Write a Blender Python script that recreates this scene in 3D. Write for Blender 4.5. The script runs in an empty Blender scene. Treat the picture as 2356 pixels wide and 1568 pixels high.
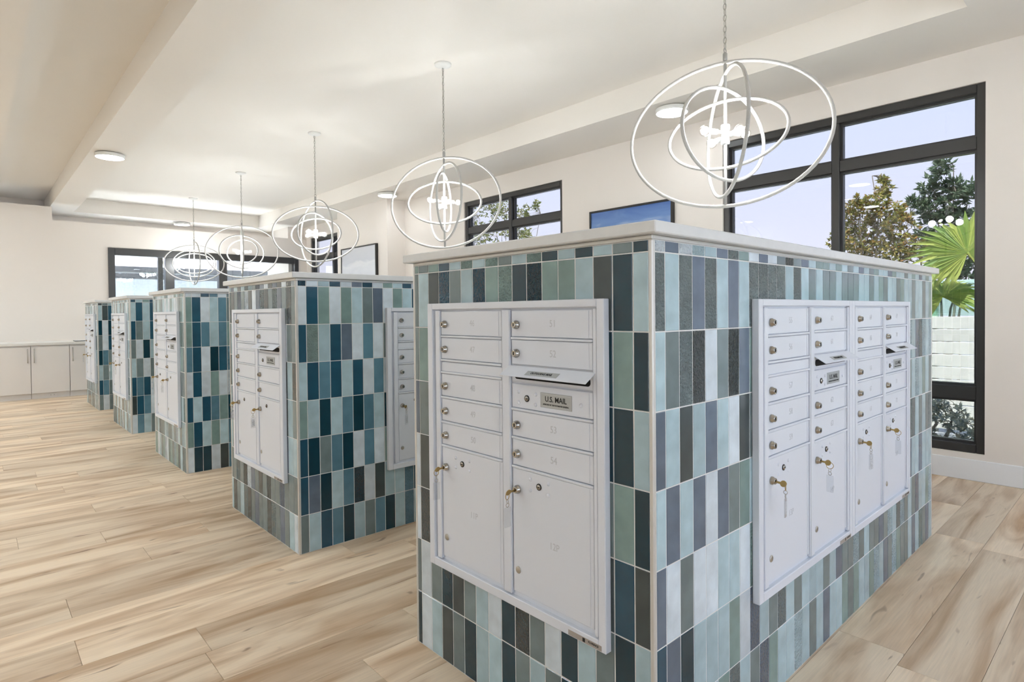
import bpy, bmesh, math, random
from mathutils import Matrix, Vector, Euler

SC = bpy.context.scene
COL = SC.collection
PI = math.pi
R = math.radians

# ---------------------------------------------------------------- camera
F_PX, HY = 1362.4169, 739.8321
YAW, PITCH, ROLL = 0.7407, -0.0155, -0.0095
CAM = Vector((-1.2795, -0.8691, 1.2893))
cd = bpy.data.cameras.new('camera')
cam = bpy.data.objects.new('camera', cd)
COL.objects.link(cam)
s, c = math.sin(YAW), math.cos(YAW)
Rv, Fv, Uv = Vector((c, -s, 0)), Vector((s, c, 0)), Vector((0, 0, 1))
Fp = Fv * math.cos(PITCH) + Uv * math.sin(PITCH)
Up = -Fv * math.sin(PITCH) + Uv * math.cos(PITCH)
Rr = Rv * math.cos(ROLL) + Up * math.sin(ROLL)
Ur = -Rv * math.sin(ROLL) + Up * math.cos(ROLL)
M = Matrix((Rr, Ur, -Fp)).transposed().to_4x4()
M.translation = CAM
cam.matrix_world = M
cd.sensor_fit = 'HORIZONTAL'
cd.sensor_width = 36.0
cd.lens = 36.0 * F_PX / 2356.0
cd.shift_y = -(784.0 - HY) / 2356.0
cd.clip_start = 0.05
cd.clip_end = 300
SC.camera = cam

# ---------------------------------------------------------------- world and exposure
EXPOSURE = 1.16
SKY = 5.6
SUN = 28.0
wd = bpy.data.worlds.new('overcast_sky')
SC.world = wd
wd.use_nodes = True
nt = wd.node_tree
nt.nodes.clear()
tc = nt.nodes.new('ShaderNodeTexCoord')
sx = nt.nodes.new('ShaderNodeSeparateXYZ')
rp = nt.nodes.new('ShaderNodeValToRGB')
bg = nt.nodes.new('ShaderNodeBackground')
wo = nt.nodes.new('ShaderNodeOutputWorld')
rp.color_ramp.elements[0].position = 0.0
rp.color_ramp.elements[0].color = (0.78, 0.76, 0.83, 1)
rp.color_ramp.elements[1].position = 0.55
rp.color_ramp.elements[1].color = (0.50, 0.62, 0.86, 1)
nt.links.new(tc.outputs['Generated'], sx.inputs[0])
nt.links.new(sx.outputs['Z'], rp.inputs[0])
nt.links.new(rp.outputs[0], bg.inputs[0])
bg.inputs[1].default_value = SKY
nt.links.new(bg.outputs[0], wo.inputs[0])
sun_d = bpy.data.lights.new('sun', 'SUN')
sun_d.energy = SUN
sun_d.angle = R(1.5)
sun_d.color = (1.0, 0.97, 0.93)
sun = bpy.data.objects.new('sun', sun_d)
COL.objects.link(sun)
# high sun over the roof from the left: it lights the garden, never the room
sun.rotation_euler = Vector((0.50, 0.06, -0.90)).to_track_quat('-Z', 'Y').to_euler()
SC.view_settings.view_transform = 'Standard'
SC.view_settings.look = 'None'
SC.view_settings.gamma = 1.0
SC.view_settings.use_curve_mapping = False
SC.view_settings.exposure = EXPOSURE
SC.cycles.max_bounces = 6
SC.cycles.diffuse_bounces = 4
SC.cycles.glossy_bounces = 3
SC.cycles.transparent_max_bounces = 14
SC.cycles.use_adaptive_sampling = True
SC.cycles.adaptive_threshold = 0.3
SC.cycles.adaptive_min_samples = 16
SC.cycles.use_light_tree = True
SC.cycles.transmission_bounces = 4
SC.cycles.caustics_reflective = False
SC.cycles.caustics_refractive = False
SC.cycles.sample_clamp_indirect = 6.0
SC.cycles.use_denoising = True

DISC_E = 9.0      # radiance of the soffit disc lights
FILL_E = 48.0     # radiance of the unseen fill discs added left of the picture
BULB_W = 4.5

# ---------------------------------------------------------------- room measures (metres)
ROW = 0.206                    # tile row pitch
PITCH_C = 0.06695              # tile column pitch
LA, LB, KH = 1.103, 2.737, 1.473   # kiosk end width, kiosk length, tiled height
SPACING = 2.237
XW = 4.245                     # window wall plane
XP = 3.90                      # pier face
YP = 11.90                     # back partition plane
YF = 13.30                     # far wall plane
HS, HT = 3.215, 3.475          # soffit underside, tray ceiling
XL, YN = -4.6, -4.6            # left and near walls

# ---------------------------------------------------------------- helpers
def srgb(r, g, b):
    f = lambda v: (v / 255 / 12.92) if v / 255 <= 0.04045 else ((v / 255 + 0.055) / 1.055) ** 2.4
    return (f(r), f(g), f(b), 1.0)

def mat(name, col, rough=0.5, metal=0.0, bump=0.0, bscale=40.0, var=0.0, spec=0.5, coat=0.0, vscale=6.0, stretch=(1, 1, 1), bdist=0.01):
    m = bpy.data.materials.new(name)
    m.use_nodes = True
    n = m.node_tree
    b = n.nodes['Principled BSDF']
    b.inputs['Base Color'].default_value = col
    b.inputs['Roughness'].default_value = rough
    b.inputs['Metallic'].default_value = metal
    b.inputs['Specular IOR Level'].default_value = spec
    b.inputs['Coat Weight'].default_value = coat
    b.inputs['Coat Roughness'].default_value = 0.08
    if bump or var:
        t = n.nodes.new('ShaderNodeTexCoord')
        mp = n.nodes.new('ShaderNodeMapping')
        mp.inputs['Scale'].default_value = stretch
        n.links.new(t.outputs['Object'], mp.inputs[0])
        oi = n.nodes.new('ShaderNodeObjectInfo')
        add = n.nodes.new('ShaderNodeVectorMath'); add.operation = 'MULTIPLY_ADD'
        add.inputs[1].default_value = (1, 1, 1)
        cmb = n.nodes.new('ShaderNodeCombineXYZ')
        ml = n.nodes.new('ShaderNodeMath'); ml.operation = 'MULTIPLY'; ml.inputs[1].default_value = 37.0
        n.links.new(oi.outputs['Random'], ml.inputs[0])
        n.links.new(ml.outputs[0], cmb.inputs[0]); n.links.new(ml.outputs[0], cmb.inputs[2])
        n.links.new(mp.outputs[0], add.inputs[0]); n.links.new(cmb.outputs[0], add.inputs[2])
        if bump:
            ns = n.nodes.new('ShaderNodeTexNoise'); ns.inputs['Scale'].default_value = bscale
            ns.inputs['Detail'].default_value = 3
            bp_ = n.nodes.new('ShaderNodeBump'); bp_.inputs['Strength'].default_value = bump
            bp_.inputs['Distance'].default_value = bdist
            n.links.new(add.outputs[0], ns.inputs['Vector'])
            n.links.new(ns.outputs[0], bp_.inputs['Height'])
            n.links.new(bp_.outputs[0], b.inputs['Normal'])
        if var:
            ns2 = n.nodes.new('ShaderNodeTexNoise'); ns2.inputs['Scale'].default_value = vscale
            ns2.inputs['Detail'].default_value = 4
            n.links.new(add.outputs[0], ns2.inputs['Vector'])
            hsv = n.nodes.new('ShaderNodeHueSaturation'); hsv.inputs['Color'].default_value = col
            mr = n.nodes.new('ShaderNodeMapRange')
            mr.inputs['From Min'].default_value = 0.3; mr.inputs['From Max'].default_value = 0.7
            mr.inputs['To Min'].default_value = 1 - var; mr.inputs['To Max'].default_value = 1 + var
            n.links.new(ns2.outputs[0], mr.inputs[0])
            m2 = n.nodes.new('ShaderNodeMath'); m2.operation = 'MULTIPLY'
            mr2 = n.nodes.new('ShaderNodeMapRange')
            mr2.inputs['To Min'].default_value = 1 - var; mr2.inputs['To Max'].default_value = 1 + var
            n.links.new(oi.outputs['Random'], mr2.inputs[0])
            n.links.new(mr.outputs[0], m2.inputs[0]); n.links.new(mr2.outputs[0], m2.inputs[1])
            n.links.new(m2.outputs[0], hsv.inputs['Value'])
            n.links.new(hsv.outputs[0], b.inputs['Base Color'])
    return m

def emit(name, col, strength):
    m = bpy.data.materials.new(name); m.use_nodes = True
    n = m.node_tree; n.nodes.clear()
    e = n.nodes.new('ShaderNodeEmission'); o = n.nodes.new('ShaderNodeOutputMaterial')
    e.inputs[0].default_value = col; e.inputs[1].default_value = strength
    n.links.new(e.outputs[0], o.inputs[0])
    return m

def glass(name, tint=(1, 1, 1, 1), ior=1.45, rough=0.0):
    m = bpy.data.materials.new(name); m.use_nodes = True
    n = m.node_tree; n.nodes.clear()
    o = n.nodes.new('ShaderNodeOutputMaterial')
    tr = n.nodes.new('ShaderNodeBsdfTransparent'); tr.inputs[0].default_value = tint
    gl = n.nodes.new('ShaderNodeBsdfGlossy'); gl.inputs['Roughness'].default_value = rough
    # Schlick reflectance of a thin sheet, alike from both sides
    lw = n.nodes.new('ShaderNodeLayerWeight'); lw.inputs[0].default_value = 0.5
    pw = n.nodes.new('ShaderNodeMath'); pw.operation = 'POWER'; pw.inputs[1].default_value = 5.0
    fr = n.nodes.new('ShaderNodeMath'); fr.operation = 'MULTIPLY_ADD'
    f0 = ((ior - 1) / (ior + 1)) ** 2
    fr.inputs[1].default_value = 1 - f0; fr.inputs[2].default_value = f0
    n.links.new(lw.outputs['Facing'], pw.inputs[0]); n.links.new(pw.outputs[0], fr.inputs[0])
    mx = n.nodes.new('ShaderNodeMixShader')
    n.links.new(fr.outputs[0], mx.inputs[0]); n.links.new(tr.outputs[0], mx.inputs[1]); n.links.new(gl.outputs[0], mx.inputs[2])
    n.links.new(mx.outputs[0], o.inputs[0])
    return m

def link(o, parent=None):
    COL.objects.link(o)
    if parent is not None: o.parent = parent
    return o

def mesh_from(name, verts, faces, m=None, parent=None, smooth=False, mats=None, fmat=None):
    me = bpy.data.meshes.new(name)
    me.from_pydata([tuple(v) for v in verts], [], faces)
    me.update()
    if mats:
        for q in mats: me.materials.append(q)
        if fmat:
            for p, k in zip(me.polygons, fmat): p.material_index = k
    elif m: me.materials.append(m)
    if smooth:
        for p in me.polygons: p.use_smooth = True
    return link(bpy.data.objects.new(name, me), parent)

class MB:
    """collects simple solids into one mesh"""
    def __init__(s): s.v = []; s.f = []; s.k = []
    def add(s, v, f, k=0):
        o = len(s.v); s.v += [tuple(q) for q in v]; s.f += [tuple(i + o for i in q) for q in f]; s.k += [k] * len(f)
    def box(s, x0, x1, y0, y1, z0, z1, k=0):
        s.add([(x0, y0, z0), (x1, y0, z0), (x1, y1, z0), (x0, y1, z0), (x0, y0, z1), (x1, y0, z1), (x1, y1, z1), (x0, y1, z1)],
              [(3, 2, 1, 0), (4, 5, 6, 7), (0, 1, 5, 4), (1, 2, 6, 5), (2, 3, 7, 6), (3, 0, 4, 7)], k)
    def bev(s, x0, x1, y0, y1, z0, z1, c=0.003, k=0):
        """box with every edge chamfered"""
        vs = []; idx = {}
        for ix, X in enumerate((x0, x1)):
            for iy, Y in enumerate((y0, y1)):
                for iz, Z in enumerate((z0, z1)):
                    sx_, sy_, sz_ = (1 if ix == 0 else -1), (1 if iy == 0 else -1), (1 if iz == 0 else -1)
                    idx[ix, iy, iz] = len(vs)
                    vs += [(X, Y + sy_ * c, Z + sz_ * c), (X + sx_ * c, Y, Z + sz_ * c), (X + sx_ * c, Y + sy_ * c, Z)]
        I = lambda a, b, c_, w: idx[a, b, c_] + w
        fs = []
        fs += [(I(0,0,0,0), I(0,0,1,0), I(0,1,1,0), I(0,1,0,0)), (I(1,0,0,0), I(1,1,0,0), I(1,1,1,0), I(1,0,1,0))]
        fs += [(I(0,0,0,1), I(1,0,0,1), I(1,0,1,1), I(0,0,1,1)), (I(0,1,0,1), I(0,1,1,1), I(1,1,1,1), I(1,1,0,1))]
        fs += [(I(0,0,0,2), I(0,1,0,2), I(1,1,0,2), I(1,0,0,2)), (I(0,0,1,2), I(1,0,1,2), I(1,1,1,2), I(0,1,1,2))]
        for a in (0, 1):
            for b in (0, 1):
                fs.append((I(a,b,0,0), I(a,b,1,0), I(a,b,1,1), I(a,b,0,1)) if a == b else (I(a,b,0,1), I(a,b,1,1), I(a,b,1,0), I(a,b,0,0)))
                fs.append((I(a,0,b,0), I(a,0,b,2), I(a,1,b,2), I(a,1,b,0)))
                fs.append((I(0,a,b,1), I(0,a,b,2), I(1,a,b,2), I(1,a,b,1)))
                for d in (0, 1): fs.append((I(a,b,d,0), I(a,b,d,1), I(a,b,d,2)))
        s.add(vs, fs, k)
    def cyl(s, p0, p1, r0, r1=None, n=12, k=0, cap=True):
        if r1 is None: r1 = r0
        p0, p1 = Vector(p0), Vector(p1); d = (p1 - p0).normalized()
        a = d.orthogonal().normalized(); b = d.cross(a)
        vs = []
        for p, r in ((p0, r0), (p1, r1)):
            for i in range(n):
                t = 2 * PI * i / n; vs.append(p + a * (r * math.cos(t)) + b * (r * math.sin(t)))
        fs = [(i, (i + 1) % n, n + (i + 1) % n, n + i) for i in range(n)]
        if cap: fs += [tuple(range(n - 1, -1, -1)), tuple(range(n, 2 * n))]
        s.add(vs, fs, k)
    def tube(s, pts, r, n=8, closed=False, k=0, rad=None):
        P = [Vector(p) for p in pts]; N = len(P)
        vs = []; prev = None
        for i in range(N):
            t = (P[(i + 1) % N] - P[i - 1]) if closed else (P[min(i + 1, N - 1)] - P[max(i - 1, 0)])
            t.normalize()
            if prev is None: a = t.orthogonal().normalized()
            else: a = (prev - t * prev.dot(t)).normalized()
            prev = a; b = t.cross(a)
            rr = rad[i] if rad else r
            for j in range(n):
                q = 2 * PI * j / n; vs.append(P[i] + a * (rr * math.cos(q)) + b * (rr * math.sin(q)))
        fs = []
        for i in range(N if closed else N - 1):
            i2 = (i + 1) % N
            for j in range(n): fs.append((i * n + j, i * n + (j + 1) % n, i2 * n + (j + 1) % n, i2 * n + j))
        if not closed: fs += [tuple(range(n - 1, -1, -1)), tuple(range((N - 1) * n, N * n))]
        s.add(vs, fs, k)
    def sphere(s, c, r, nu=12, nv=8, k=0, sc=(1, 1, 1)):
        c = Vector(c); vs = [c + Vector((0, 0, r * sc[2]))]
        for i in range(1, nv):
            ph = PI * i / nv
            for j in range(nu):
                th = 2 * PI * j / nu
                vs.append(c + Vector((r * sc[0] * math.sin(ph) * math.cos(th), r * sc[1] * math.sin(ph) * math.sin(th), r * sc[2] * math.cos(ph))))
        vs.append(c - Vector((0, 0, r * sc[2]))); fs = []
        for j in range(nu): fs.append((0, 1 + j, 1 + (j + 1) % nu))
        for i in range(nv - 2):
            for j in range(nu):
                a = 1 + i * nu; fs.append((a + j, a + nu + j, a + nu + (j + 1) % nu, a + (j + 1) % nu))
        a = 1 + (nv - 2) * nu
        for j in range(nu): fs.append((len(vs) - 1, a + (j + 1) % nu, a + j))
        s.add(vs, fs, k)
    def lathe(s, prof, origin=(0, 0, 0), n=24, k=0):
        o = Vector(origin); vs = []
        for r, z in prof:
            for j in range(n):
                t = 2 * PI * j / n; vs.append(o + Vector((r * math.cos(t), r * math.sin(t), z)))
        fs = []
        for i in range(len(prof) - 1):
            for j in range(n): fs.append((i * n + j, i * n + (j + 1) % n, (i + 1) * n + (j + 1) % n, (i + 1) * n + j))
        s.add(vs, fs, k)
    def build(s, name, m, parent=None, smooth=False):
        if isinstance(m, (list, tuple)): return mesh_from(name, s.v, s.f, None, parent, smooth, list(m), s.k)
        return mesh_from(name, s.v, s.f, m, parent, smooth)
    def mesh(s, name, m, smooth=False):
        o = s.build(name, m, None, smooth); me = o.data
        bpy.data.objects.remove(o); return me

def inst(name, me, parent=None, loc=(0, 0, 0), rot=(0, 0, 0), m=None):
    o = bpy.data.objects.new(name, me); link(o, parent)
    o.location = loc; o.rotation_euler = rot
    if m is not None:
        o.material_slots[0].link = 'OBJECT'; o.material_slots[0].material = m
    return o

def empty(name, loc=(0, 0, 0), rz=0.0):
    o = bpy.data.objects.new(name, None); COL.objects.link(o)
    o.empty_display_size = 0.1
    o.location = loc; o.rotation_euler = (0, 0, rz); return o

def tag(o, label, cat, group=None):
    o['label'] = label; o['category'] = cat
    if group: o['group'] = group
    return o

def struct(o, label=None):
    o['kind'] = 'structure'
    if label: o['label'] = label
    return o

def text_mesh(txt, size, m, depth=0.0004, sx_=1.0, bold=0.0):
    cu = bpy.data.curves.new('lettering', 'FONT')
    cu.body = txt; cu.size = size; cu.align_x = 'CENTER'; cu.align_y = 'CENTER'
    cu.extrude = depth; cu.resolution_u = 3; cu.offset = bold
    o = bpy.data.objects.new('lettering', cu); COL.objects.link(o)
    dg = bpy.context.evaluated_depsgraph_get()
    me = bpy.data.meshes.new_from_object(o.evaluated_get(dg))
    bpy.data.objects.remove(o); bpy.data.curves.remove(cu)
    # stand it up: text x -> x, text y -> z, facing -y
    me.transform(Matrix(((sx_, 0, 0, 0), (0, 0, -1, 0), (0, 1, 0, 0), (0, 0, 0, 1))))
    me.materials.clear(); me.materials.append(m)
    return me

def pj(p):
    d = Vector(p) - CAM
    z = d.dot(Fp)
    return (1178 + F_PX * d.dot(Rr) / z, HY - F_PX * d.dot(Ur) / z, z)

# ---------------------------------------------------------------- materials
M_WALL = mat('warm_white_paint', srgb(240, 232, 224), 0.75, bump=0.03, bscale=220)
M_CEIL = mat('ceiling_paint', srgb(243, 237, 229), 0.8, bump=0.03, bscale=180)
M_BASE = mat('white_trim_paint', srgb(246, 247, 249), 0.4)
M_BRONZE = mat('dark_bronze_aluminium', srgb(66, 65, 64), 0.35, metal=0.3)
M_GLASS = glass('sky_dimming_glass', (0.304, 0.309, 0.318, 1))   # dark tint added to keep the sky from burning out, two faces
M_CLEAR = glass('lightly_tinted_glass', (0.485, 0.505, 0.515, 1))  # tint added to cut the daylight from behind the camera
M_MID = glass('grey_tinted_glass', (0.72, 0.74, 0.75, 1))
M_INNER = glass('clear_glass', (0.97, 0.985, 0.985, 1))
M_STEEL = mat('brushed_steel', srgb(190, 188, 182), 0.28, metal=1.0, bump=0.02, bscale=300)
M_TRIM = mat('satin_aluminium_trim', srgb(214, 213, 209), 0.35, metal=0.45)
M_GROUT = mat('pale_grout', srgb(226, 227, 225), 0.85, bump=0.05, bscale=300)
M_QUARTZ = mat('white_quartz', srgb(222, 223, 222), 0.22, var=0.02, vscale=30)
M_MAIL = mat('white_powder_coat', srgb(226, 230, 238), 0.42, bump=0.02, bscale=500)
M_ENGR = mat('engraved_grey', srgb(200, 203, 209), 0.5)
M_PLATE = mat('silver_plate', srgb(176, 180, 180), 0.35, metal=0.4)
M_BLACK = mat('black_print', srgb(12, 12, 13), 0.5)
M_SLOT = mat('slot_darkness', srgb(8, 8, 9), 0.8)
M_CHROME = mat('nickel_lock', srgb(178, 174, 166), 0.2, metal=1.0)
M_BRASS = mat('brass_key', srgb(176, 150, 96), 0.3, metal=1.0)
M_TAG = glass('clear_plastic_tag', (0.93, 0.94, 0.95, 1), 1.5, 0.1)
M_PAPER = mat('tag_paper', srgb(205, 208, 212), 0.7, var=0.25, vscale=160)
M_STICK = mat('tan_sticker', srgb(168, 160, 152), 0.5)
M_CAB = mat('white_laminate', srgb(238, 233, 229), 0.35)
M_PEND = mat('white_rope_wrap', srgb(192, 189, 184), 0.7, bump=0.35, bscale=160)
M_PENDM = mat('white_metal', srgb(236, 234, 230), 0.45)
M_CHAIN = mat('weathered_chain', srgb(176, 172, 162), 0.45, metal=0.4)
M_HUB = mat('grey_white_metal', srgb(168, 166, 162), 0.5)
M_BULB = glass('clear_bulb_glass', (0.98, 0.97, 0.95, 1))
M_FIL = emit('glowing_filament', (1.0, 0.90, 0.76, 1), 20)
M_DISC = emit('led_diffuser', (0.90, 0.96, 1.0, 1), DISC_E)
M_FILL_DISC = emit('fill_light_diffuser', (0.80, 0.92, 1.0, 1), FILL_E)
M_FRAMEB = mat('black_picture_frame', srgb(34, 32, 30), 0.4)

def oak():
    m = bpy.data.materials.new('oak_plank'); m.use_nodes = True
    n = m.node_tree; b = n.nodes['Principled BSDF']; L = n.links.new; N = n.nodes.new
    t = N('ShaderNodeTexCoord'); oi = N('ShaderNodeObjectInfo')
    ml = N('ShaderNodeMath'); ml.operation = 'MULTIPLY'; ml.inputs[1].default_value = 91.7
    L(oi.outputs['Random'], ml.inputs[0])
    cb = N('ShaderNodeCombineXYZ'); L(ml.outputs[0], cb.inputs[0]); L(ml.outputs[0], cb.inputs[1])
    ad = N('ShaderNodeVectorMath'); ad.operation = 'ADD'
    L(t.outputs['Object'], ad.inputs[0]); L(cb.outputs[0], ad.inputs[1])
    def noise(sc, scale, det=4, dist=0.0):
        mp = N('ShaderNodeMapping'); mp.inputs['Scale'].default_value = sc
        L(ad.outputs[0], mp.inputs[0])
        x = N('ShaderNodeTexNoise'); x.inputs['Scale'].default_value = scale
        x.inputs['Detail'].default_value = det; x.inputs['Distortion'].default_value = dist
        L(mp.outputs[0], x.inputs['Vector']); return x.outputs[0]
    broad = noise((0.45, 3.2, 1), 2.4, 3, 1.0)
    grain = noise((1.0, 26, 1), 6, 5, 0.4)
    r1 = N('ShaderNodeValToRGB'); e = r1.color_ramp.elements
    e[0].position = 0.30; e[0].color = srgb(196, 161, 124)
    e[1].position = 0.60; e[1].color = srgb(245, 223, 195)
    L(broad, r1.inputs[0])
    mr = N('ShaderNodeMapRange'); mr.inputs[1].default_value = 0.3; mr.inputs[2].default_value = 0.75
    mr.inputs[3].default_value = 0.92; mr.inputs[4].default_value = 1.05
    L(grain, mr.inputs[0])
    knot = noise((1.2, 5.5, 1), 3.4, 1, 1.2)
    kr = N('ShaderNodeMapRange'); kr.inputs[1].default_value = 0.70; kr.inputs[2].default_value = 0.84
    kr.inputs[3].default_value = 1.0; kr.inputs[4].default_value = 0.1
    L(knot, kr.inputs[0])
    fleck = noise((2.6, 30, 1), 5, 2, 0.3)
    fr = N('ShaderNodeMapRange'); fr.inputs[1].default_value = 0.74; fr.inputs[2].default_value = 0.84
    fr.inputs[3].default_value = 1.0; fr.inputs[4].default_value = 0.45
    L(fleck, fr.inputs[0])
    pr = N('ShaderNodeMapRange'); pr.inputs[3].default_value = 0.86; pr.inputs[4].default_value = 1.1
    L(oi.outputs['Random'], pr.inputs[0])
    mm = N('ShaderNodeMath'); mm.operation = 'MULTIPLY'; L(mr.outputs[0], mm.inputs[0]); L(pr.outputs[0], mm.inputs[1])
    hs = N('ShaderNodeHueSaturation'); L(r1.outputs[0], hs.inputs['Color']); L(mm.outputs[0], hs.inputs['Value'])
    # knots and flecks stain towards warm brown
    mk = N('ShaderNodeMath'); mk.operation = 'MULTIPLY'; L(kr.outputs[0], mk.inputs[0]); L(fr.outputs[0], mk.inputs[1])
    mx = N('ShaderNodeMix'); mx.data_type = 'RGBA'
    L(mk.outputs[0], mx.inputs[0]); mx.inputs[6].default_value = srgb(122, 80, 46); L(hs.outputs[0], mx.inputs[7])
    L(mx.outputs[2], b.inputs['Base Color'])
    b.inputs['Roughness'].default_value = 0.42
    b.inputs['Specular IOR Level'].default_value = 0.35
    bm_ = N('ShaderNodeBump'); bm_.inputs['Strength'].default_value = 0.08; bm_.inputs['Distance'].default_value = 0.003
    L(grain, bm_.inputs['Height']); L(bm_.outputs[0], b.inputs['Normal'])
    return m
M_OAK = oak()

PAL = {'D': (8, 54, 68), 'B': (34, 80, 102), 'T': (92, 132, 150), 'S': (98, 113, 130), 'G': (114, 130, 132),
       'M': (126, 152, 148), 'L': (172, 197, 205), 'W': (208, 220, 228), 'K': (62, 73, 74)}
TILE = {}
for k_, v_ in PAL.items():
    TILE[k_] = mat('glaze_' + {'D': 'dark_teal', 'B': 'deep_blue', 'T': 'mid_blue', 'S': 'slate_blue', 'G': 'grey', 'M': 'sage', 'L': 'pale_aqua', 'W': 'off_white', 'K': 'charcoal'}[k_],
                   srgb(*v_), 0.16, bump=0.10, bscale=22, var=0.12, vscale=14, spec=0.6)
    TILE[k_.lower()] = mat('hammered_' + TILE[k_].name, srgb(*v_), 0.09, bump=1.0, bscale=120, var=0.14, vscale=20, spec=0.7, bdist=0.02)

# ---------------------------------------------------------------- floor
def floor():
    mb = MB(); mb.box(XL, XW, YN, YF, -0.12, -0.012)
    root = struct(mb.build('floor', mat('underlay', srgb(120, 96, 70), 0.9)), 'light oak plank floor')
    rnd = random.Random(4)
    PW, PLEN, GAP = 0.2275, 1.52, 0.0012
    y = 1.587 - PW * 27
    fixed = {1.587: -0.615, 1.8145: -0.996, 2.2695: -0.98, 2.7245: -0.592, 3.862: -0.69, -0.233: 1.275}
    cand = []
    while y < YP - 0.001:
        y0, y1 = max(y, YN), min(y + PW, YP)
        ph = rnd.random() * PLEN
        for fy, fx in fixed.items():
            if abs(fy - y) < 0.03: ph = (fx - XL) % PLEN
        x = XL + ph - PLEN
        while x < XW:
            x0, x1 = max(x, XL), min(x + PLEN, XW)
            if x1 - x0 > 0.05 and y1 - y0 > 0.02:
                u, v, d = pj(((x0 + x1) / 2, (y0 + y1) / 2, 0))
                vis = any(pj((a, b, 0))[2] > 0.2 and -50 < pj((a, b, 0))[0] < 2406 and pj((a, b, 0))[1] < 1620
                          for a in (x0, (x0 + x1) / 2, x1) for b in (y0, y1))
                cand.append((not vis, d if d > 0 else 99, x0, x1, y0, y1))
            x += PLEN
        y += PW
    cand.sort()
    cache = {}
    rest = MB()
    for i, (nv, d, x0, x1, y0, y1) in enumerate(cand):
        w, h = x1 - x0 - GAP, y1 - y0 - GAP
        if i < 300 and not nv:
            key = (round(w, 4), round(h, 4))
            if key not in cache:
                m_ = MB(); m_.bev(-w / 2, w / 2, -h / 2, h / 2, -0.012, 0.0, 0.0008); cache[key] = m_.mesh('plank', M_OAK)
            inst('plank', cache[key], root, ((x0 + x1) / 2, (y0 + y1) / 2, 0))
        else:
            rest.bev(x0 + GAP / 2, x1 - GAP / 2, y0 + GAP / 2, y1 - GAP / 2, -0.012, 0.0, 0.0008)
    o = rest.build('plank_field', M_OAK, root); o['kind'] = 'stuff'
floor()

# ---------------------------------------------------------------- ceiling
mb = MB(); mb.box(XL - 0.2, XW + 0.2, YN - 0.2, YF + 0.2, HT, HT + 0.15)
struct(mb.build('ceiling', M_CEIL), 'white tray ceiling')
mb = MB(); mb.box(3.454, XW, YN, YF, HS, HT)
struct(mb.build('trim_1', M_CEIL), 'white ceiling soffit along the window wall')
mb = MB(); mb.box(-0.221, 0.156, YN, YF, HS, HT)
struct(mb.build('trim_2', M_CEIL), 'white dropped ceiling beam on the left')
mb = MB(); mb.box(0.156, 3.454, 12.6, YF, HS, HT)
struct(mb.build('trim_3', M_CEIL), 'white ceiling soffit at the far end')
mb = MB(); mb.box(-1.45, -0.97, YN, YF, HS, HT)
struct(mb.build('trim_4', M_CEIL), 'white dropped ceiling beam at the far left')
mb = MB(); mb.box(0.156, 3.454, YN, -0.03, HS, HT)
struct(mb.build('trim_5', M_CEIL), 'white ceiling soffit at the near end')

# ---------------------------------------------------------------- walls
WIN = [(-2.66, -0.60), (0.0, 2.06), (4.215, 6.22), (9.62, 11.69)]
WZ0, WZ1 = 0.20, 2.955
mb = MB()
ys = [YN] + [q for w in WIN for q in w] + [YF]
for i in range(0, len(ys), 2): mb.box(XW, XW + 0.2, ys[i], ys[i + 1], 0, HT)
for a, b in WIN:
    mb.box(XW, XW + 0.2, a, b, 0, WZ0); mb.box(XW, XW + 0.2, a, b, WZ1, HT)
struct(mb.build('wall_right', M_WALL), 'warm white window wall')
mb = MB(); mb.box(XP, XW, 7.87, 9.70, 0, HS)
struct(mb.build('wall_pier', M_WALL), 'white wall pier carrying the pale picture')
mb = MB(); mb.box(XP, XW, YP + 0.16, YF, 0, HS)
struct(mb.build('wall_corner_pier', M_WALL), 'white pier in the far right corner')
mb = MB(); mb.box(XL, XW, YF, YF + 0.2, 0, 0.05)
mb.box(XL, 0.4, YF, YF + 0.2, 0.05, HT); mb.box(0.4, XW + 0.2, YF, YF + 0.2, 2.72, HT)
struct(mb.build('wall_far', M_WALL), 'white wall behind the back partition')
mb = MB()
SX0, SX1, SZ1 = 0.565, 4.05, 2.528
mb.box(XL, -0.221, YP, YP + 0.15, 0, 3.17)
mb.box(-0.221, SX0, YP, YP + 0.15, 0, 2.945)
mb.box(SX0, SX1, YP, YP + 0.15, SZ1, 2.945)
mb.box(SX1, XW, YP, YP + 0.15, 0, 2.945)
struct(mb.build('wall_back', M_WALL), 'warm white back wall with the dark storefront')
mb = MB(); mb.box(XL - 0.2, XL, YN, YF, 0, HT)
struct(mb.build('wall_left', M_WALL), 'white left wall out of view')
mb = MB()
NW = [(-4.3, -0.4), (0.0, 3.9)]
mb.box(XL, -4.3, YN - 0.2, YN, 0, HT); mb.box(-0.4, 0.0, YN - 0.2, YN, 0, HT); mb.box(3.9, XW + 0.2, YN - 0.2, YN, 0, HT)
for a, b in NW:
    mb.box(a, b, YN - 0.2, YN, 0, WZ0); mb.box(a, b, YN - 0.2, YN, WZ1, HT)
struct(mb.build('wall_near', M_WALL), 'white near wall out of view')
# baseboards
def baseboard(name, x0, x1, y0, y1, lab):
    m_ = MB(); m_.bev(x0, x1, y0, y1, 0.0, 0.157, 0.003); struct(m_.build(name, M_BASE), lab)
baseboard('baseboard_right', XW - 0.016, XW, YN, 7.87, 'white baseboard under the windows')
baseboard('baseboard_pier', XP - 0.016, XP, 7.87, 9.70, 'white baseboard on the pier')
baseboard('baseboard_right_far', XW - 0.016, XW, 9.70, YP, 'white baseboard beyond the pier')

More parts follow.
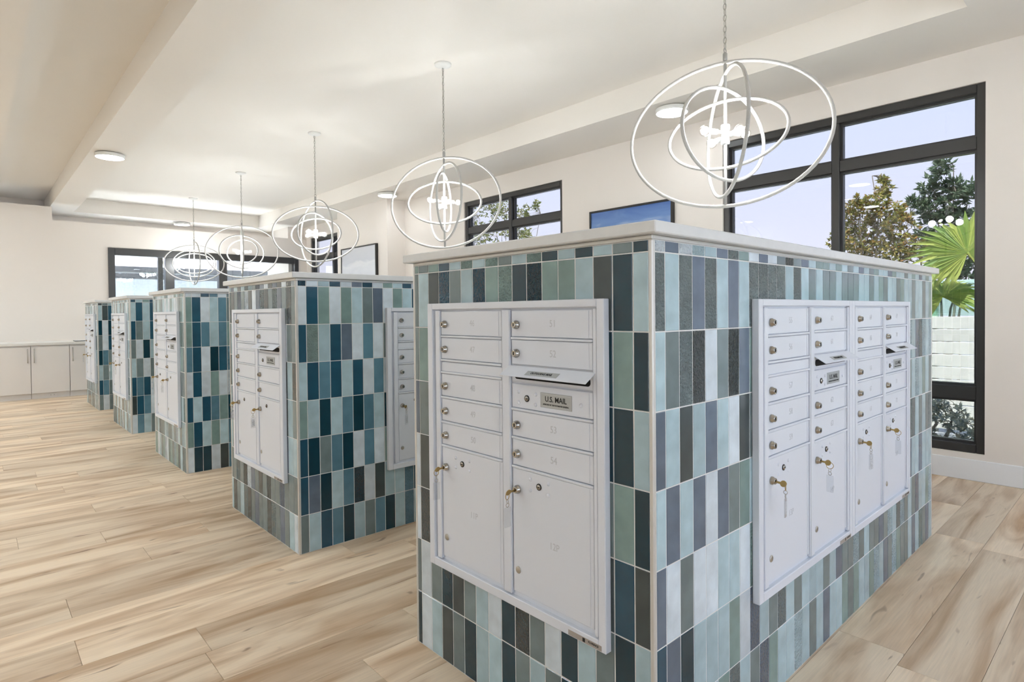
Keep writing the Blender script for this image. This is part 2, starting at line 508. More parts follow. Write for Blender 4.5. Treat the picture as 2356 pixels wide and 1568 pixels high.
# ---------------------------------------------------------------- windows
def window(name, y0, y1, lab):
    root = struct(empty(name, (XW, y0, WZ0)), lab)
    W_, H_ = y1 - y0, WZ1 - WZ0
    xf, xb = 0.02, 0.13
    fw = 0.055
    rails = [(0.40, 0.50), (2.275, 2.37)]
    def bar(nm, a, b, z0, z1, xx0=xf, xx1=xb):
        m_ = MB(); m_.bev(xx0, xx1, a, b, z0, z1, 0.004); return m_.build(nm, M_BRONZE, root)
    bar('frame_jamb', 0, fw, 0, H_); bar('frame_jamb', W_ - fw, W_, 0, H_)
    bar('frame_head', fw, W_ - fw, H_ - fw - 0.01, H_); bar('frame_sill', fw, W_ - fw, 0, fw + 0.01)
    mid = W_ / 2
    bar('mullion', mid - 0.03, mid + 0.03, fw + 0.01, H_ - fw - 0.01)
    zs = [fw + 0.01] + [q for r_ in rails for q in r_] + [H_ - fw - 0.01]
    for a, b in ((fw, mid - 0.03), (mid + 0.03, W_ - fw)):
        for r0, r1 in rails: bar('rail', a, b, r0, r1, xf + 0.008, xb - 0.008)
        for i in range(0, len(zs), 2):
            z0, z1 = zs[i], zs[i + 1]
            # glazing bead set back from the frame
            m_ = MB(); t_ = 0.018
            for q in ((a, b, z0, z0 + t_), (a, b, z1 - t_, z1), (a, a + t_, z0 + t_, z1 - t_), (b - t_, b, z0 + t_, z1 - t_)):
                m_.box(xf + 0.04, xb - 0.02, *q)
            m_.build('glazing_bead', M_BRONZE, root)
            m_ = MB(); m_.box(0.075, 0.081, a + t_, b - t_, z0 + t_, z1 - t_)
            m_.build('pane', M_GLASS, root)
window('window_1', 0.0, 2.06, 'dark framed tall window with trees and palm outside')
window('window_2', 4.215, 6.22, 'dark framed tall window behind the second pendant')
window('window_3', 9.62, 11.69, 'dark framed window beyond the wall pier')
window('window_4', -2.66, -0.60, 'dark framed tall window out of view')
for i, (a, b) in enumerate(NW):
    root = struct(empty('window_%d' % (5 + i), (a, YN - 0.13, WZ0)), 'dark framed window behind the camera')
    W_, H_ = b - a, WZ1 - WZ0
    for nm, q in (('frame_jamb', (0, .06, 0, H_)), ('frame_jamb', (W_ - .06, W_, 0, H_)), ('frame_head', (.06, W_ - .06, H_ - .06, H_)),
                  ('frame_sill', (.06, W_ - .06, 0, .06)), ('mullion', (W_ / 2 - .03, W_ / 2 + .03, .06, H_ - .06))):
        m_ = MB(); m_.bev(q[0], q[1], 0, 0.1, q[2], q[3], 0.004); m_.build(nm, M_BRONZE, root)
    for p0, p1 in ((.06, W_ / 2 - .03), (W_ / 2 + .03, W_ - .06)):
        m_ = MB(); m_.box(p0, p1, 0.045, 0.051, .06, H_ - .06); m_.build('pane', M_CLEAR, root)

# storefront in the back wall
root = struct(empty('window_7', (0, YP, 0)), 'dark framed storefront glazing in the back wall')
def sbar(nm, x0, x1, z0, z1, d0=-0.03, d1=0.12):
    m_ = MB(); m_.bev(x0, x1, d0, d1, z0, z1, 0.004); m_.build(nm, M_BRONZE, root)
sbar('frame_jamb', SX0, 0.667, 0, SZ1); sbar('frame_jamb', 3.96, SX1, 0, SZ1)
sbar('frame_head', 0.667, 3.96, 2.40, SZ1)
sbar('mullion', 1.473, 1.62, 0, 2.40); sbar('mullion', 2.42, 2.55, 0, 2.40)
for a, b in ((0.667, 1.473), (1.62, 2.42), (2.55, 3.96)):
    sbar('frame_sill', a, b, 0, 0.12)
    m_ = MB(); m_.box(a, b, 0.03, 0.036, 0.12, 2.40); m_.build('pane', M_INNER, root)

# tinted panes added behind the storefront to hold back daylight
root = struct(empty('window_8', (0.4, YF, 0.05)), 'tinted panes added behind the storefront to dim daylight')
for q in range(4):
    m_ = MB(); m_.bev(q * 1.28 + (0 if q == 0 else -0.03), q * 1.28 + 0.06 if q < 3 else 3.845, 0.04, 0.14, 0, 2.67, 0.004); m_.build('mullion', M_BRONZE, root)
for q in range(3):
    m_ = MB(); m_.box(q * 1.28 + 0.06, q * 1.28 + 1.25, 0.085, 0.091, 0, 2.67); m_.build('pane', M_MID, root)
# light portals in the window openings
def portal(loc, rot, sx_, sy_):
    l = bpy.data.lights.new('window_portal', 'AREA'); l.shape = 'RECTANGLE'; l.size = sx_; l.size_y = sy_
    l.cycles.is_portal = True
    o = bpy.data.objects.new('window_portal', l); COL.objects.link(o); o.location = loc; o.rotation_euler = rot
for a, b in WIN:
    portal((XW + 0.19, (a + b) / 2, (WZ0 + WZ1) / 2), (0, R(90), 0), WZ1 - WZ0, b - a)
for a, b in NW:
    portal(((a + b) / 2, YN - 0.19, (WZ0 + WZ1) / 2), (R(90), 0, 0), b - a, WZ1 - WZ0)

# ---------------------------------------------------------------- mailbox units
def lathe_y(prof, n=16):
    """profile (r, depth) revolved about the -y axis"""
    m_ = MB(); m_.lathe([(r, d) for r, d in prof], n=n)
    m_.v = [(x, -z, y) for x, y, z in m_.v]
    return m_
_m = lathe_y([(0.0135, 0), (0.0135, 0.006), (0.011, 0.008), (0.0105, 0.014), (0.009, 0.016), (0.0075, 0.0155), (0.0001, 0.0155)])
_m.box(-0.0012, 0.0012, -0.0165, -0.015, -0.005, 0.005, 1)
ME_LOCK = _m.mesh('lock', [M_CHROME, M_BLACK], True)
_m = lathe_y([(0.0105, 0), (0.0105, 0.002), (0.008, 0.0025), (0.0078, 0.0015)]); _m.k = [1] * len(_m.k)
_b = lathe_y([(0.0078, 0.0015), (0.0072, 0.004), (0.0001, 0.004)]); _m.add(_b.v, _b.f, 0)
_m.box(0.0, 0.006, -0.0055, -0.003, -0.0015, 0.0015, 1)
ME_LOCKS = _m.mesh('post_office_lock', [M_CHROME, M_BLACK], True)
ME_PLUG = lathe_y([(0.0115, 0), (0.0115, 0.0015), (0.010, 0.0028), (0.0001, 0.0028)]).mesh('lock_plug', M_STEEL, True)
ME_RIV = lathe_y([(0.0062, 0), (0.0055, 0.0016), (0.0032, 0.0028), (0.0001, 0.0032)], 10).mesh('rivet', M_MAIL, True)
UW, UH = 0.832, 0.966
C1, C2 = (0.076, 0.408), (0.455, 0.787)
D1 = [(0.852, 0.937), (0.766, 0.842), (0.632, 0.712), (0.542, 0.622), (0.456, 0.532)]
D2 = [(0.855, 0.937), (0.768, 0.845), (0.542, 0.622), (0.450, 0.532)]
P1, P2 = (0.046, 0.446), (0.047, 0.440)
LOCK_D = 0.014
_cache = {}
def door_mesh(w, h):
    key = (round(w, 4), round(h, 4))
    if key not in _cache:
        m_ = MB(); m_.bev(0, w, -0.0165, -0.008, 0, h, 0.002)
        # folded lip down the hinge side
        m_.box(w - 0.016, w - 0.0135, -0.0178, -0.0165, 0.003, h - 0.003)
        _cache[key] = m_.mesh('compartment_door', M_MAIL)
    return _cache[key]
_frame = MB()
for q in ((0, 0.030, 0, UH), (UW - 0.026, UW, 0, UH), (0.030, UW - 0.026, 0, 0.030), (0.030, UW - 0.026, UH - 0.022, UH)):
    _frame.bev(q[0], q[1], -0.0245, -0.0004, q[2], q[3], 0.002)
ME_FRAME = _frame.mesh('trim_frame', M_MAIL)
_pan = MB(); _pan.box(0.030, UW - 0.026, -0.0095, -0.0004, 0.030, UH - 0.022)
_pan.bev(0.046, 0.072, -0.022, -0.009, 0.034, UH - 0.026, 0.002)
_pan.bev(0.412, 0.450, -0.022, -0.009, 0.034, UH - 0.026, 0.003)
_pan.bev(0.791, 0.804, -0.022, -0.009, 0.034, UH - 0.026, 0.002)
_pan.box(0.4145, 0.4165, -0.0225, -0.0215, 0.036, UH - 0.03, 1)
ME_PANEL = _pan.mesh('face_frame', [M_MAIL, M_ENGR])
def rail_mesh(w):
    m_ = MB(); m_.bev(0, w, -0.021, -0.009, -0.0035, 0.0035, 0.0015); return m_.mesh('shelf_rail', M_MAIL)
ME_RAIL = rail_mesh(0.334)
NUM = {}
def number(txt):
    if txt not in NUM: NUM[txt] = text_mesh(txt, 0.030, M_ENGR, 0.0003, 0.9)
    return NUM[txt]
T_OUT = text_mesh('OUTGOING MAIL', 0.0128, M_BLACK, 0.0002, 0.88, 0.0002)
T_US = text_mesh('U.S. MAIL', 0.0225, M_BLACK, 0.0003, 0.95, 0.0003)
T_APP = text_mesh('APPROVED BY THE POSTMASTER GENERAL', 0.0058, M_BLACK, 0.0003, 0.92, 0.0001)
T_FLO = text_mesh('FLORENCE', 0.0075, M_BLACK, 0.0002, 1.0, 0.0002)
_m = MB(); _m.bev(-0.008, 0.343, -0.0028, 0.0, -0.052, 0.0, 0.0008); ME_FLAP = _m.mesh('mail_flap', M_MAIL)
def rrect(w, h, r_, n=5):
    pts = []
    for cx_, cz_, a0 in ((w - r_, h - r_, 0), (r_, h - r_, 90), (r_, r_, 180), (w - r_, r_, 270)):
        for i in range(n + 1):
            t = R(a0 + 90 * i / n); pts.append((cx_ + r_ * math.cos(t), cz_ + r_ * math.sin(t)))
    return pts
_m = MB(); _p = rrect(0.309, 0.024, 0.010); _n = len(_p)
_m.add([(x, -0.0168, z) for x, z in _p] + [(x, -0.012, z) for x, z in _p],
       [tuple(range(_n - 1, -1, -1))] + [(i, (i + 1) % _n, _n + (i + 1) % _n, _n + i) for i in range(_n)])
ME_SLOT = _m.mesh('mail_slot', M_SLOT)
_m = MB(); _m.bev(0, 0.334, -0.0165, -0.008, 0, 0.044, 0.002); ME_SLOTP = _m.mesh('slot_panel', M_MAIL)
_m = MB(); _m.bev(0, 0.334, -0.0165, -0.008, 0, 0.034, 0.002); ME_BLANK = _m.mesh('blank_panel', M_MAIL)
_m = MB(); _m.bev(0, 0.126, -0.0015, 0.0, 0, 0.044, 0.0005)
for q in ((0.003, 0.123, 0.0032, 0.0042), (0.003, 0.123, 0.0398, 0.0408), (0.003, 0.004, 0.0042, 0.0398), (0.122, 0.123, 0.0042, 0.0398)):
    _m.box(q[0], q[1], -0.0018, -0.0014, q[2], q[3], 1)
ME_USP = _m.mesh('mail_plate', [M_PLATE, M_ENGR])
_m = MB(); _m.bev(0, 0.131, -0.0008, 0, 0, 0.021, 0.0002); ME_OUTP = _m.mesh('label_plate', M_PLATE)
_m = MB(); _m.bev(0, 0.122, -0.0006, 0, 0, 0.015, 0.0002); _m.box(0.054, 0.063, -0.0009, -0.0005, 0.002, 0.013, 1)
ME_STICK = _m.mesh('maker_sticker', [M_STICK, M_BLACK])

def mailbox(loc, rz, label, first=None, detail=2):
    """detail 2: numbers, rivets and lettering; 1: lettering only; 0: doors and locks"""
    t = tag(empty('mailbox_unit', loc, rz), label, 'mailbox', 'white mailbox units built into the tiled kiosks')
    inst('trim_frame', ME_FRAME, t); inst('face_frame', ME_PANEL, t)
    yd = -0.0165
    num = first
    def door(col, z, n):
        o = inst('compartment_door', door_mesh(col[1] - col[0], z[1] - z[0]), t, (col[0], 0, z[0]))
        inst('lock', ME_LOCK, o, (0.025, yd, (z[1] - z[0]) * 0.45))
        if n and detail == 2: inst('door_number', number(str(n)), o, (0.18, yd - 0.0001, (z[1] - z[0]) * 0.5))
        return o
    for z in D1:
        door(C1, z, num); num = num + 1 if num else None
    for z in D2:
        door(C2, z, num); num = num + 1 if num else None
    for col, z, pn in ((C1, P1, 0), (C2, P2, 1)):
        h = z[1] - z[0]
        o = inst('parcel_door', door_mesh(col[1] - col[0], h), t, (col[0], 0, z[0]))
        inst('lock', ME_LOCK, o, (0.025, yd, 0.375 - z[0]))
        inst('post_office_lock', ME_LOCKS, o, (0.118, yd, 0.401 - z[0]))
        inst('lock_plug', ME_PLUG, o, (0.023, yd, 0.119 - z[0]))
        if detail == 2:
            for dx, dz in ((0.08, 0.417), (0.157, 0.418), (0.08, 0.383), (0.157, 0.384)):
                inst('rivet', ME_RIV, o, (dx, yd, dz - z[0]))
            if first: inst('door_number', number('%dP' % (11 + pn + 2 * ((first - 46) // 9))), o, (0.18, yd - 0.0001, 0.234 - z[0]))
    inst('blank_panel', ME_BLANK, t, (C1[0], 0, 0.7205))
    sp = inst('slot_panel', ME_SLOTP, t, (C2[0], 0, 0.7135))
    inst('mail_slot', ME_SLOT, sp, (0.014, 0, 0.009))
    fl = inst('mail_flap', ME_FLAP, t, (C2[0], -0.0172, 0.762), (R(-58), 0, 0))
    fl['label'] = 'hinged flap over the outgoing mail slot'
    lp = inst('label_plate', ME_OUTP, fl, (0.096, -0.0029, -0.042))
    inst('label_lettering', T_OUT, fl, (0.160, -0.0041, -0.0315))
    mp_ = inst('mail_panel', door_mesh(0.332, 0.076), t, (C2[0], 0, 0.632))
    inst('post_office_lock', ME_LOCKS, mp_, (0.069, yd, 0.033))
    inst('mail_plate', ME_USP, mp_, (0.128, yd, 0.014))
    inst('plate_lettering', T_US, mp_, (0.191, yd - 0.0016, 0.0395))
    inst('plate_lettering', T_APP, mp_, (0.191, yd - 0.0016, 0.0235))
    if detail == 2:
        for dx, dz in ((0.031, 0.051), (0.107, 0.049), (0.031, 0.018), (0.106, 0.017), (0.288, 0.035)):
            inst('rivet', ME_RIV, mp_, (dx, yd, dz))
    for z in (0.847, 0.761, 0.717, 0.627, 0.537, 0.451): inst('shelf_rail', ME_RAIL, t, (C1[0] - 0.001, 0, z))
    for z in (0.850, 0.627, 0.537, 0.445): inst('shelf_rail', ME_RAIL, t, (C2[0] - 0.001, 0, z))
    st = inst('maker_sticker', ME_STICK, t, (0.695, -0.0245, 0.003))
    if detail >= 1: inst('sticker_lettering', T_FLO, st, (0.093, -0.0008, 0.0085))
    return t

# keys hanging in the parcel locks
_m = MB(); _m.box(-0.0008, 0.0008, -0.030, -0.012, -0.0035, 0.0035)
_p = [(-0.040 + 0.0105 * math.cos(2 * PI * i / 12), 0.0105 * math.sin(2 * PI * i / 12)) for i in range(12)]
_m.add([(-0.0011, y_, z_) for y_, z_ in _p] + [(0.0011, y_, z_) for y_, z_ in _p],
       [tuple(range(11, -1, -1)), tuple(range(12, 24))] + [(i, (i + 1) % 12, 12 + (i + 1) % 12, 12 + i) for i in range(12)])
ME_KEY = _m.mesh('key_blade', M_BRASS)
def ring_mesh(name, r_, t_, m_, n=18):
    b_ = MB(); b_.tube([(r_ * math.cos(2 * PI * i / n), 0, r_ * math.sin(2 * PI * i / n)) for i in range(n)], t_, 6, True)
    return b_.mesh(name, m_, True)
ME_RING = ring_mesh('key_ring', 0.0115, 0.0011, M_BRASS)
ME_RINGS = ring_mesh('swivel_link', 0.0062, 0.0011, M_STEEL, 12)
_m = MB(); _p = rrect(0.026, 0.062, 0.003, 3); _n = len(_p)
_m.add([(x - 0.013, -0.0012, z - 0.062) for x, z in _p] + [(x - 0.013, 0.0012, z - 0.062) for x, z in _p],
       [tuple(range(_n - 1, -1, -1)), tuple(range(_n, 2 * _n))] + [(i, (i + 1) % _n, _n + (i + 1) % _n, _n + i) for i in range(_n)])
ME_TAG = _m.mesh('plastic_tag', M_TAG)
_m = MB(); _m.box(-0.008, 0.008, -0.0017, -0.0013, -0.052, -0.010); ME_TAGP = _m.mesh('paper_insert', M_PAPER)
def key_set(unit_loc, rz, u, w, label, turn=0.0, paper=True):
    rot = Matrix.Rotation(rz, 4, 'Z')
    p = Vector(unit_loc) + (rot @ Vector((u, -0.0165, w)))
    t = tag(empty('key_set', p, rz), label, 'keys', 'tagged keys left in parcel locks')
    inst('key_blade', ME_KEY, t, (0, 0.0, 0), (R(4), R(25), 0))
    inst('key_ring', ME_RING, t, (0.0, -0.046, -0.012), (0, 0, R(20 + turn)))
    inst('swivel_link', ME_RINGS, t, (0.0, -0.046, -0.029), (0, 0, R(80 + turn)))
    inst('swivel_link', ME_RINGS, t, (0.0, -0.046, -0.0405), (0, 0, R(turn)))
    g_ = inst('plastic_tag', ME_TAG, t, (0.0, -0.046, -0.047), (0, 0, R(turn)))
    if paper: inst('paper_insert', ME_TAGP, g_)
    return t

# ---------------------------------------------------------------- kiosks
PAT_A1 = ['MGMBLmLmGLmDLDLGD', 'GLKbGLbMmDdMMLKDL', 'GMD...........DMD', 'SGD...........DDL', 'WKG...........GMD',
          'WkK...........KBK', 'GWGDKGLWDkGWDLGDL', 'DWLKGDLLDGLGDLKDW']
PAT_B1 = ['wSwlLSgMWSWGkGSLMMLMLGLSLGMLLSMLLGLMLSLMLGS', 'gLgSgLSLggggLgLGLGGLGGGLLGLMGLLGMLLGLLGLMGL', 'LGgkWGkS..................................GLGLMGL',
          'SLKLSLWK', 'LSLSWSGM', 'SWGWWLLW', 'BSDLLLMW', 'SBgLLMgL']
PAT_B2 = ['bWLBWSbWMLBWLM', 'WBMWMLGSWMLB', 'BmLBSWTWG', 'LBTBLBWTW', 'MLDLTDTLD', 'BDGTDWTWM', 'BSDLTdWKLLt', 'GLBTDLGTDLt']
PAT_B3 = ['WWBTW', 'MBWLT', 'MBTLT', 'TBWDB', 'WBWMW', 'BLBTM', 'MBLML', 'WDDWK']
PAT_B4 = ['BLMB', 'LBLB', 'BGLB', 'GWDL', 'LGWG', 'BTBW', 'KBTW', 'WTLG']
PAT_B5 = ['KGL', 'LKB', 'DWD', 'GWB', 'DTG', 'LGL', 'BTG', 'GWG']
GAP = 0.0036
_tm = {}
def tile_mesh(w, h):
    key = (round(w, 4), round(h, 4))
    if key not in _tm:
        m_ = MB(); t_, c_ = 0.010, 0.0014
        m_.add([(-w/2, 0, -h/2), (w/2, 0, -h/2), (w/2, 0, h/2), (-w/2, 0, h/2),
                (-w/2, -t_ + c_, -h/2), (w/2, -t_ + c_, -h/2), (w/2, -t_ + c_, h/2), (-w/2, -t_ + c_, h/2),
                (-w/2 + c_, -t_, -h/2 + c_), (w/2 - c_, -t_, -h/2 + c_), (w/2 - c_, -t_, h/2 - c_), (-w/2 + c_, -t_, h/2 - c_)],
               [(0, 1, 5, 4), (1, 2, 6, 5), (2, 3, 7, 6), (3, 0, 4, 7), (4, 5, 9, 8), (5, 6, 10, 9), (6, 7, 11, 10), (7, 4, 8, 11), (8, 9, 10, 11)])
        _tm[key] = m_.mesh('tile', TILE['L'])
    return _tm[key]
_m = MB(); 
def corner_mesh():
    m_ = MB(); t_ = 0.0125
    m_.bev(-0.0005, t_, -0.0005, t_, 0, KH, 0.003); return m_.mesh('corner_trim', M_TRIM)
ME_CORNER = corner_mesh()
_m = MB(); _m.bev(-0.028, LB + 0.028, -0.028, LA + 0.028, 0.012, 0.043, 0.003)
ME_COUNTER = _m.mesh('countertop', M_QUARTZ)
_m = MB(); _m.bev(0.001, LB - 0.001, 0.001, LA - 0.001, 0, 0.012, 0.002)
ME_CAPTRIM = _m.mesh('cap_trim', M_TRIM)
TIN = 0.011   # core set back by this much behind the tile faces
_m = MB(); _m.box(0.0016, LB - 0.0016, 0.0016, LA - 0.0016, 0, KH)
ME_CORE = _m.mesh('grouted_core', M_GROUT)

def face_cols(length, first):
    """column edges along a face, measured from its left end as seen from outside"""
    e = [0.012, first]
    while e[-1] + PITCH_C < length - 0.03: e.append(e[-1] + PITCH_C)
    e.append(length - 0.012); return e

def kiosk(i, label, patA, patB, wA, wB, unitsA, unitsB):
    y0 = i * SPACING
    t = tag(empty('mail_kiosk', (0, y0, 0)), label, 'mail kiosk', 'tiled mail kiosks standing in a row')
    inst('grouted_core', ME_CORE, t)
    inst('countertop', ME_COUNTER, t, (0, 0, KH)); inst('cap_trim', ME_CAPTRIM, t, (0, 0, KH))
    for (x, y, rz) in ((0, 0, 0), (LB, 0, 90), (LB, LA, 180), (0, LA, 270)): inst('corner_trim', ME_CORNER, t, (x, y, 0), (0, 0, R(rz)))
    rnd = random.Random(100 + i)
    parts = []; rest = {}
    faces = [('A', LA, 0.0375, (0, LA, 0), -PI / 2, patA, wA, unitsA), ('B', LB, 0.0575, (0, 0, 0), 0.0, patB, wB, unitsB),
             ('C', LA, 0.05, (LB, 0, 0), PI / 2, None, wB, []), ('D', LB, 0.05, (LB, LA, 0), PI, None, wB, [])]
    for nm, ln, first, org, rz, pat, wts, units in faces:
        rot = Matrix.Rotation(rz, 4, 'Z')
        cols = face_cols(ln, first)
        rows = [(7 * ROW, KH)] + [((7 - r_) * ROW, (8 - r_) * ROW) for r_ in range(1, 8)]
        for r_, (z0, z1) in enumerate(rows):
            prev = None
            for q in range(len(cols) - 1):
                u0, u1 = cols[q], cols[q + 1]
                ch = None
                if pat and r_ < len(pat) and q < len(pat[r_]) and pat[r_][q] != '.': ch = pat[r_][q]
                if ch is None:
                    ch = rnd.choice(wts)
                    if ch == prev and rnd.random() < 0.6: ch = rnd.choice(wts)
                    if rnd.random() < 0.22: ch = ch.lower()
                prev = ch
                if any(u0 > a + 0.004 and u1 < b - 0.004 and z0 > c0 + 0.004 and z1 < c1 - 0.004 for a, b, c0, c1 in units): continue
                w, h = u1 - u0 - GAP, z1 - z0 - GAP
                lo = Vector(org) + rot @ Vector(((u0 + u1) / 2, TIN - 0.001, (z0 + z1) / 2))
                wp = lo + Vector((0, y0, 0))
                nrm = rot @ Vector((0, -1, 0)); d = CAM - wp
                u_, v_, dep = pj(wp)
                vis = nm in 'AB' and d.dot(nrm) > 0 and dep > 0 and -40 < u_ < 2396 and v_ < 1610
                if nm == 'B' and i > 0 and (lo.x > (1.02, 0.60, 0.45, 0.40)[i - 1]): vis = False
                area = w * h * d.dot(nrm) / max(dep, 0.1) ** 3 if vis else 0
                parts.append((-area, lo, rz, w, h, ch, vis))
    parts.sort(key=lambda p: p[0])
    for k, (a, lo, rz, w, h, ch, vis) in enumerate(parts):
        if k < 300 and vis:
            inst('tile', tile_mesh(w, h), t, lo, (R(rnd.uniform(-0.25, 0.25)), 0, rz + R(rnd.uniform(-0.3, 0.3))), TILE[ch])
        else:
            rest.setdefault('x', []).append((lo, rz, w, h, ch))
    if rest:
        keys = sorted(TILE); b_ = MB()
        for lo, rz, w, h, ch in rest['x']:
            me = tile_mesh(w, h); mx = Matrix.Translation(lo) @ Matrix.Rotation(rz, 4, 'Z')
            b_.add([mx @ v.co for v in me.vertices], [tuple(p.vertices) for p in me.polygons], keys.index(ch))
        o = b_.build('tile_field', [TILE[k] for k in keys], t); o['kind'] = 'stuff'
    return t

UA = (LA / 2 - UW / 2 - 0.003)
UBX, UZ = 0.5385, 0.359
rA = [(UA, UA + UW, UZ, UZ + UH)]
rB = [(UBX, UBX + UW * 2 + 0.002, UZ, UZ + UH)]
K = [('nearest tiled mail kiosk, teal and grey tiles with white slab top', PAT_A1, PAT_B1, 'GKLMDWG', 'LLGGLMGLSL'),
     ('second nearest tiled mail kiosk, bright blue tiles on its aisle side', None, PAT_B2, 'GKGLKSWG', 'BTLWGDM'),
     ('third tiled mail kiosk from the camera, middle of the row', None, PAT_B3, 'GLGMWLG', 'BTLWGDM'),
     ('fourth tiled mail kiosk, partly hidden behind the third', None, PAT_B4, 'LGWGL', 'BTLWGDM'),
     ('farthest tiled mail kiosk, beside the white base cabinets', None, PAT_B5, 'GLKWG', 'BTLWGDM')]
for i, (lab, pa, pb, wa, wb) in enumerate(K): kiosk(i, lab, pa, pb, wa, wb, rA, rB if i < 2 else [])

# mailbox units: end face of every kiosk, aisle face of the first two
YA = LA - UA
def A_loc(i): return (0.0, i * SPACING + YA, UZ)
def B_loc(i, n): return (UBX + n * (UW + 0.002), i * SPACING, UZ)
mailbox(A_loc(0), -PI / 2, 'white mailbox unit numbered 46 to 54 on the end of the nearest kiosk', 46, 2)
mailbox(B_loc(0, 0), 0, 'white mailbox unit numbered 55 to 63, left of the pair on the nearest kiosk', 55, 2)
mailbox(B_loc(0, 1), 0, 'white mailbox unit right of the pair on the nearest kiosk, by the window', 64, 2)
mailbox(A_loc(1), -PI / 2, 'white mailbox unit on the end of the second nearest kiosk', None, 1)
mailbox(B_loc(1, 0), 0, 'white mailbox unit half hidden on the aisle side of the second kiosk', None, 1)
mailbox(B_loc(1, 1), 0, 'white mailbox unit far down the aisle side of the second kiosk', None, 0)
mailbox(A_loc(2), -PI / 2, 'white mailbox unit on the end of the third kiosk', None, 0)
mailbox(A_loc(3), -PI / 2, 'white mailbox unit on the end of the fourth kiosk', None, 0)
mailbox(A_loc(4), -PI / 2, 'white mailbox unit on the end of the farthest kiosk', None, 0)
KU = ((0.101, 0.375), (0.480, 0.375))
side = ('left', 'right')
where = ['in the %s parcel door on the end of the nearest kiosk', 'in the %s parcel door on the end of the second kiosk',
         'in the %s parcel door on the end of the third kiosk', 'in the %s parcel door on the end of the fourth kiosk', 'in the %s parcel door on the end of the farthest kiosk']
for i in range(5):
    for n in range(2):
        key_set(A_loc(i), -PI / 2, KU[n][0], KU[n][1], 'key with clear tag ' + where[i] % side[n], (80, 70, 20, 10, 10)[i] + 9 * n, paper=(i > 0))
for n, lab in ((0, 'left of the nearest pair'), (1, 'right of the nearest pair')):
    for q in range(2):
        key_set(B_loc(0, n), 0, KU[q][0], KU[q][1], 'key and tag in the %s parcel door, mailbox unit %s' % (side[q], lab), ((10, 80), (-15, 70))[n][q], paper=(q == 0))
key_set(B_loc(1, 0), 0, KU[0][0], KU[0][1], 'key with grey tag on the aisle side of the second kiosk', 20)

# ---------------------------------------------------------------- pendants
RINGS = [(1.06, 0.79), (1.00, 0.665), (0.72, 0.50), (0.66, 0.37)]
ANG = [(8, 78, -54, 20), (26, 74, -80, 14), (70, 8, -56, 30), (15, 88, -30, 49), (80, 4, 10, 16)]
PX, PZ = 1.82, 2.262
PNAME = ['hanging over the nearest kiosk', 'second from the nearest', 'third in the row', 'fourth in the row', 'farthest, before the dark storefront']
def ring_obj(w, h, r_):
    b_ = MB(); n = 72
    b_.tube([(w / 2 * math.cos(2 * PI * i / n), 0, h / 2 * math.sin(2 * PI * i / n)) for i in range(n)], r_, 8, True)
    return b_.mesh('ring', M_PEND, True)
ME_RG = [ring_obj(w, h, r_) for (w, h), r_ in zip(RINGS, (0.0100, 0.0100, 0.0098, 0.0095))]
_m = MB(); _m.lathe([(0.0001, 0.0), (0.075, 0.0), (0.073, -0.014), (0.055, -0.020), (0.05, -0.024), (0.03, -0.030), (0.012, -0.034), (0.0001, -0.035)], n=24)
ME_CANOPY = _m.mesh('canopy', M_PENDM, True)
def chain_mesh(length):
    b_ = MB(); pitch = 0.030; n = int(length / pitch)
    pitch = length / n
    for i in range(n):
        zc = -pitch * (i + 0.5); pts = []
        for j in range(12):
            a = 2 * PI * j / 12; x, z = 0.0085 * math.cos(a), zc + (pitch / 2 + 0.0035) * math.sin(a)
            pts.append((x, 0, z) if i % 2 == 0 else (0, x, z))
        b_.tube(pts, 0.0021, 5, True)
    b_.tube([(0.004 * math.sin(z * 90), 0.004 * math.cos(z * 90), -length * z) for z in [q / 20 for q in range(21)]], 0.0016, 5)
    return b_.mesh('chain', M_CHAIN, True)
TOP = PZ + 0.395 + 0.075
ME_CHAIN = chain_mesh(HT - 0.034 - TOP)
_m = MB(); _m.cyl((0, 0, TOP - 0.02), (0, 0, PZ + 0.05), 0.0085, n=12); _m.cyl((0, 0, PZ - 0.05), (0, 0, PZ - 0.40), 0.0085, n=12)
_m.lathe([(0.0001, TOP - 0.02), (0.012, TOP - 0.026), (0.012, TOP - 0.06), (0.0085, TOP - 0.066)], n=12)
_m.tube([(0.013 * math.cos(2 * PI * j / 14), 0, TOP - 0.009 + 0.013 * math.sin(2 * PI * j / 14)) for j in range(14)], 0.0025, 6, True)
ME_ROD = _m.mesh('center_rod', M_HUB, True)
_m = MB(); _m.lathe([(0.0001, PZ + 0.055), (0.022, PZ + 0.053), (0.024, PZ + 0.05), (0.024, PZ + 0.03), (0.02, PZ + 0.022), (0.02, PZ - 0.03), (0.023, PZ - 0.038), (0.023, PZ - 0.052), (0.0001, PZ - 0.055)], n=18)
ME_HUB = _m.mesh('hub', M_HUB, True)
_m = MB(); _m.cyl((0.015, 0, 0), (0.052, 0, 0), 0.009, n=10); _m.cyl((0.05, 0, 0), (0.092, 0, 0), 0.0145, 0.0155, n=14); ME_ARM = _m.mesh('socket_arm', M_HUB, True)
_m = MB(); _m.sphere((0.129, 0, 0), 0.030, 16, 10); _m.cyl((0.092, 0, 0), (0.104, 0, 0), 0.0125, 0.016, n=12); ME_BULB = _m.mesh('bulb', M_BULB, True)
_m = MB()
for j in range(4):
    a = 2 * PI * j / 4 + 0.4
    _m.cyl((0.112, 0.006 * math.cos(a), 0.006 * math.sin(a)), (0.146, 0.009 * math.cos(a), 0.009 * math.sin(a)), 0.0024, n=6)
ME_FIL = _m.mesh('filament', M_FIL)
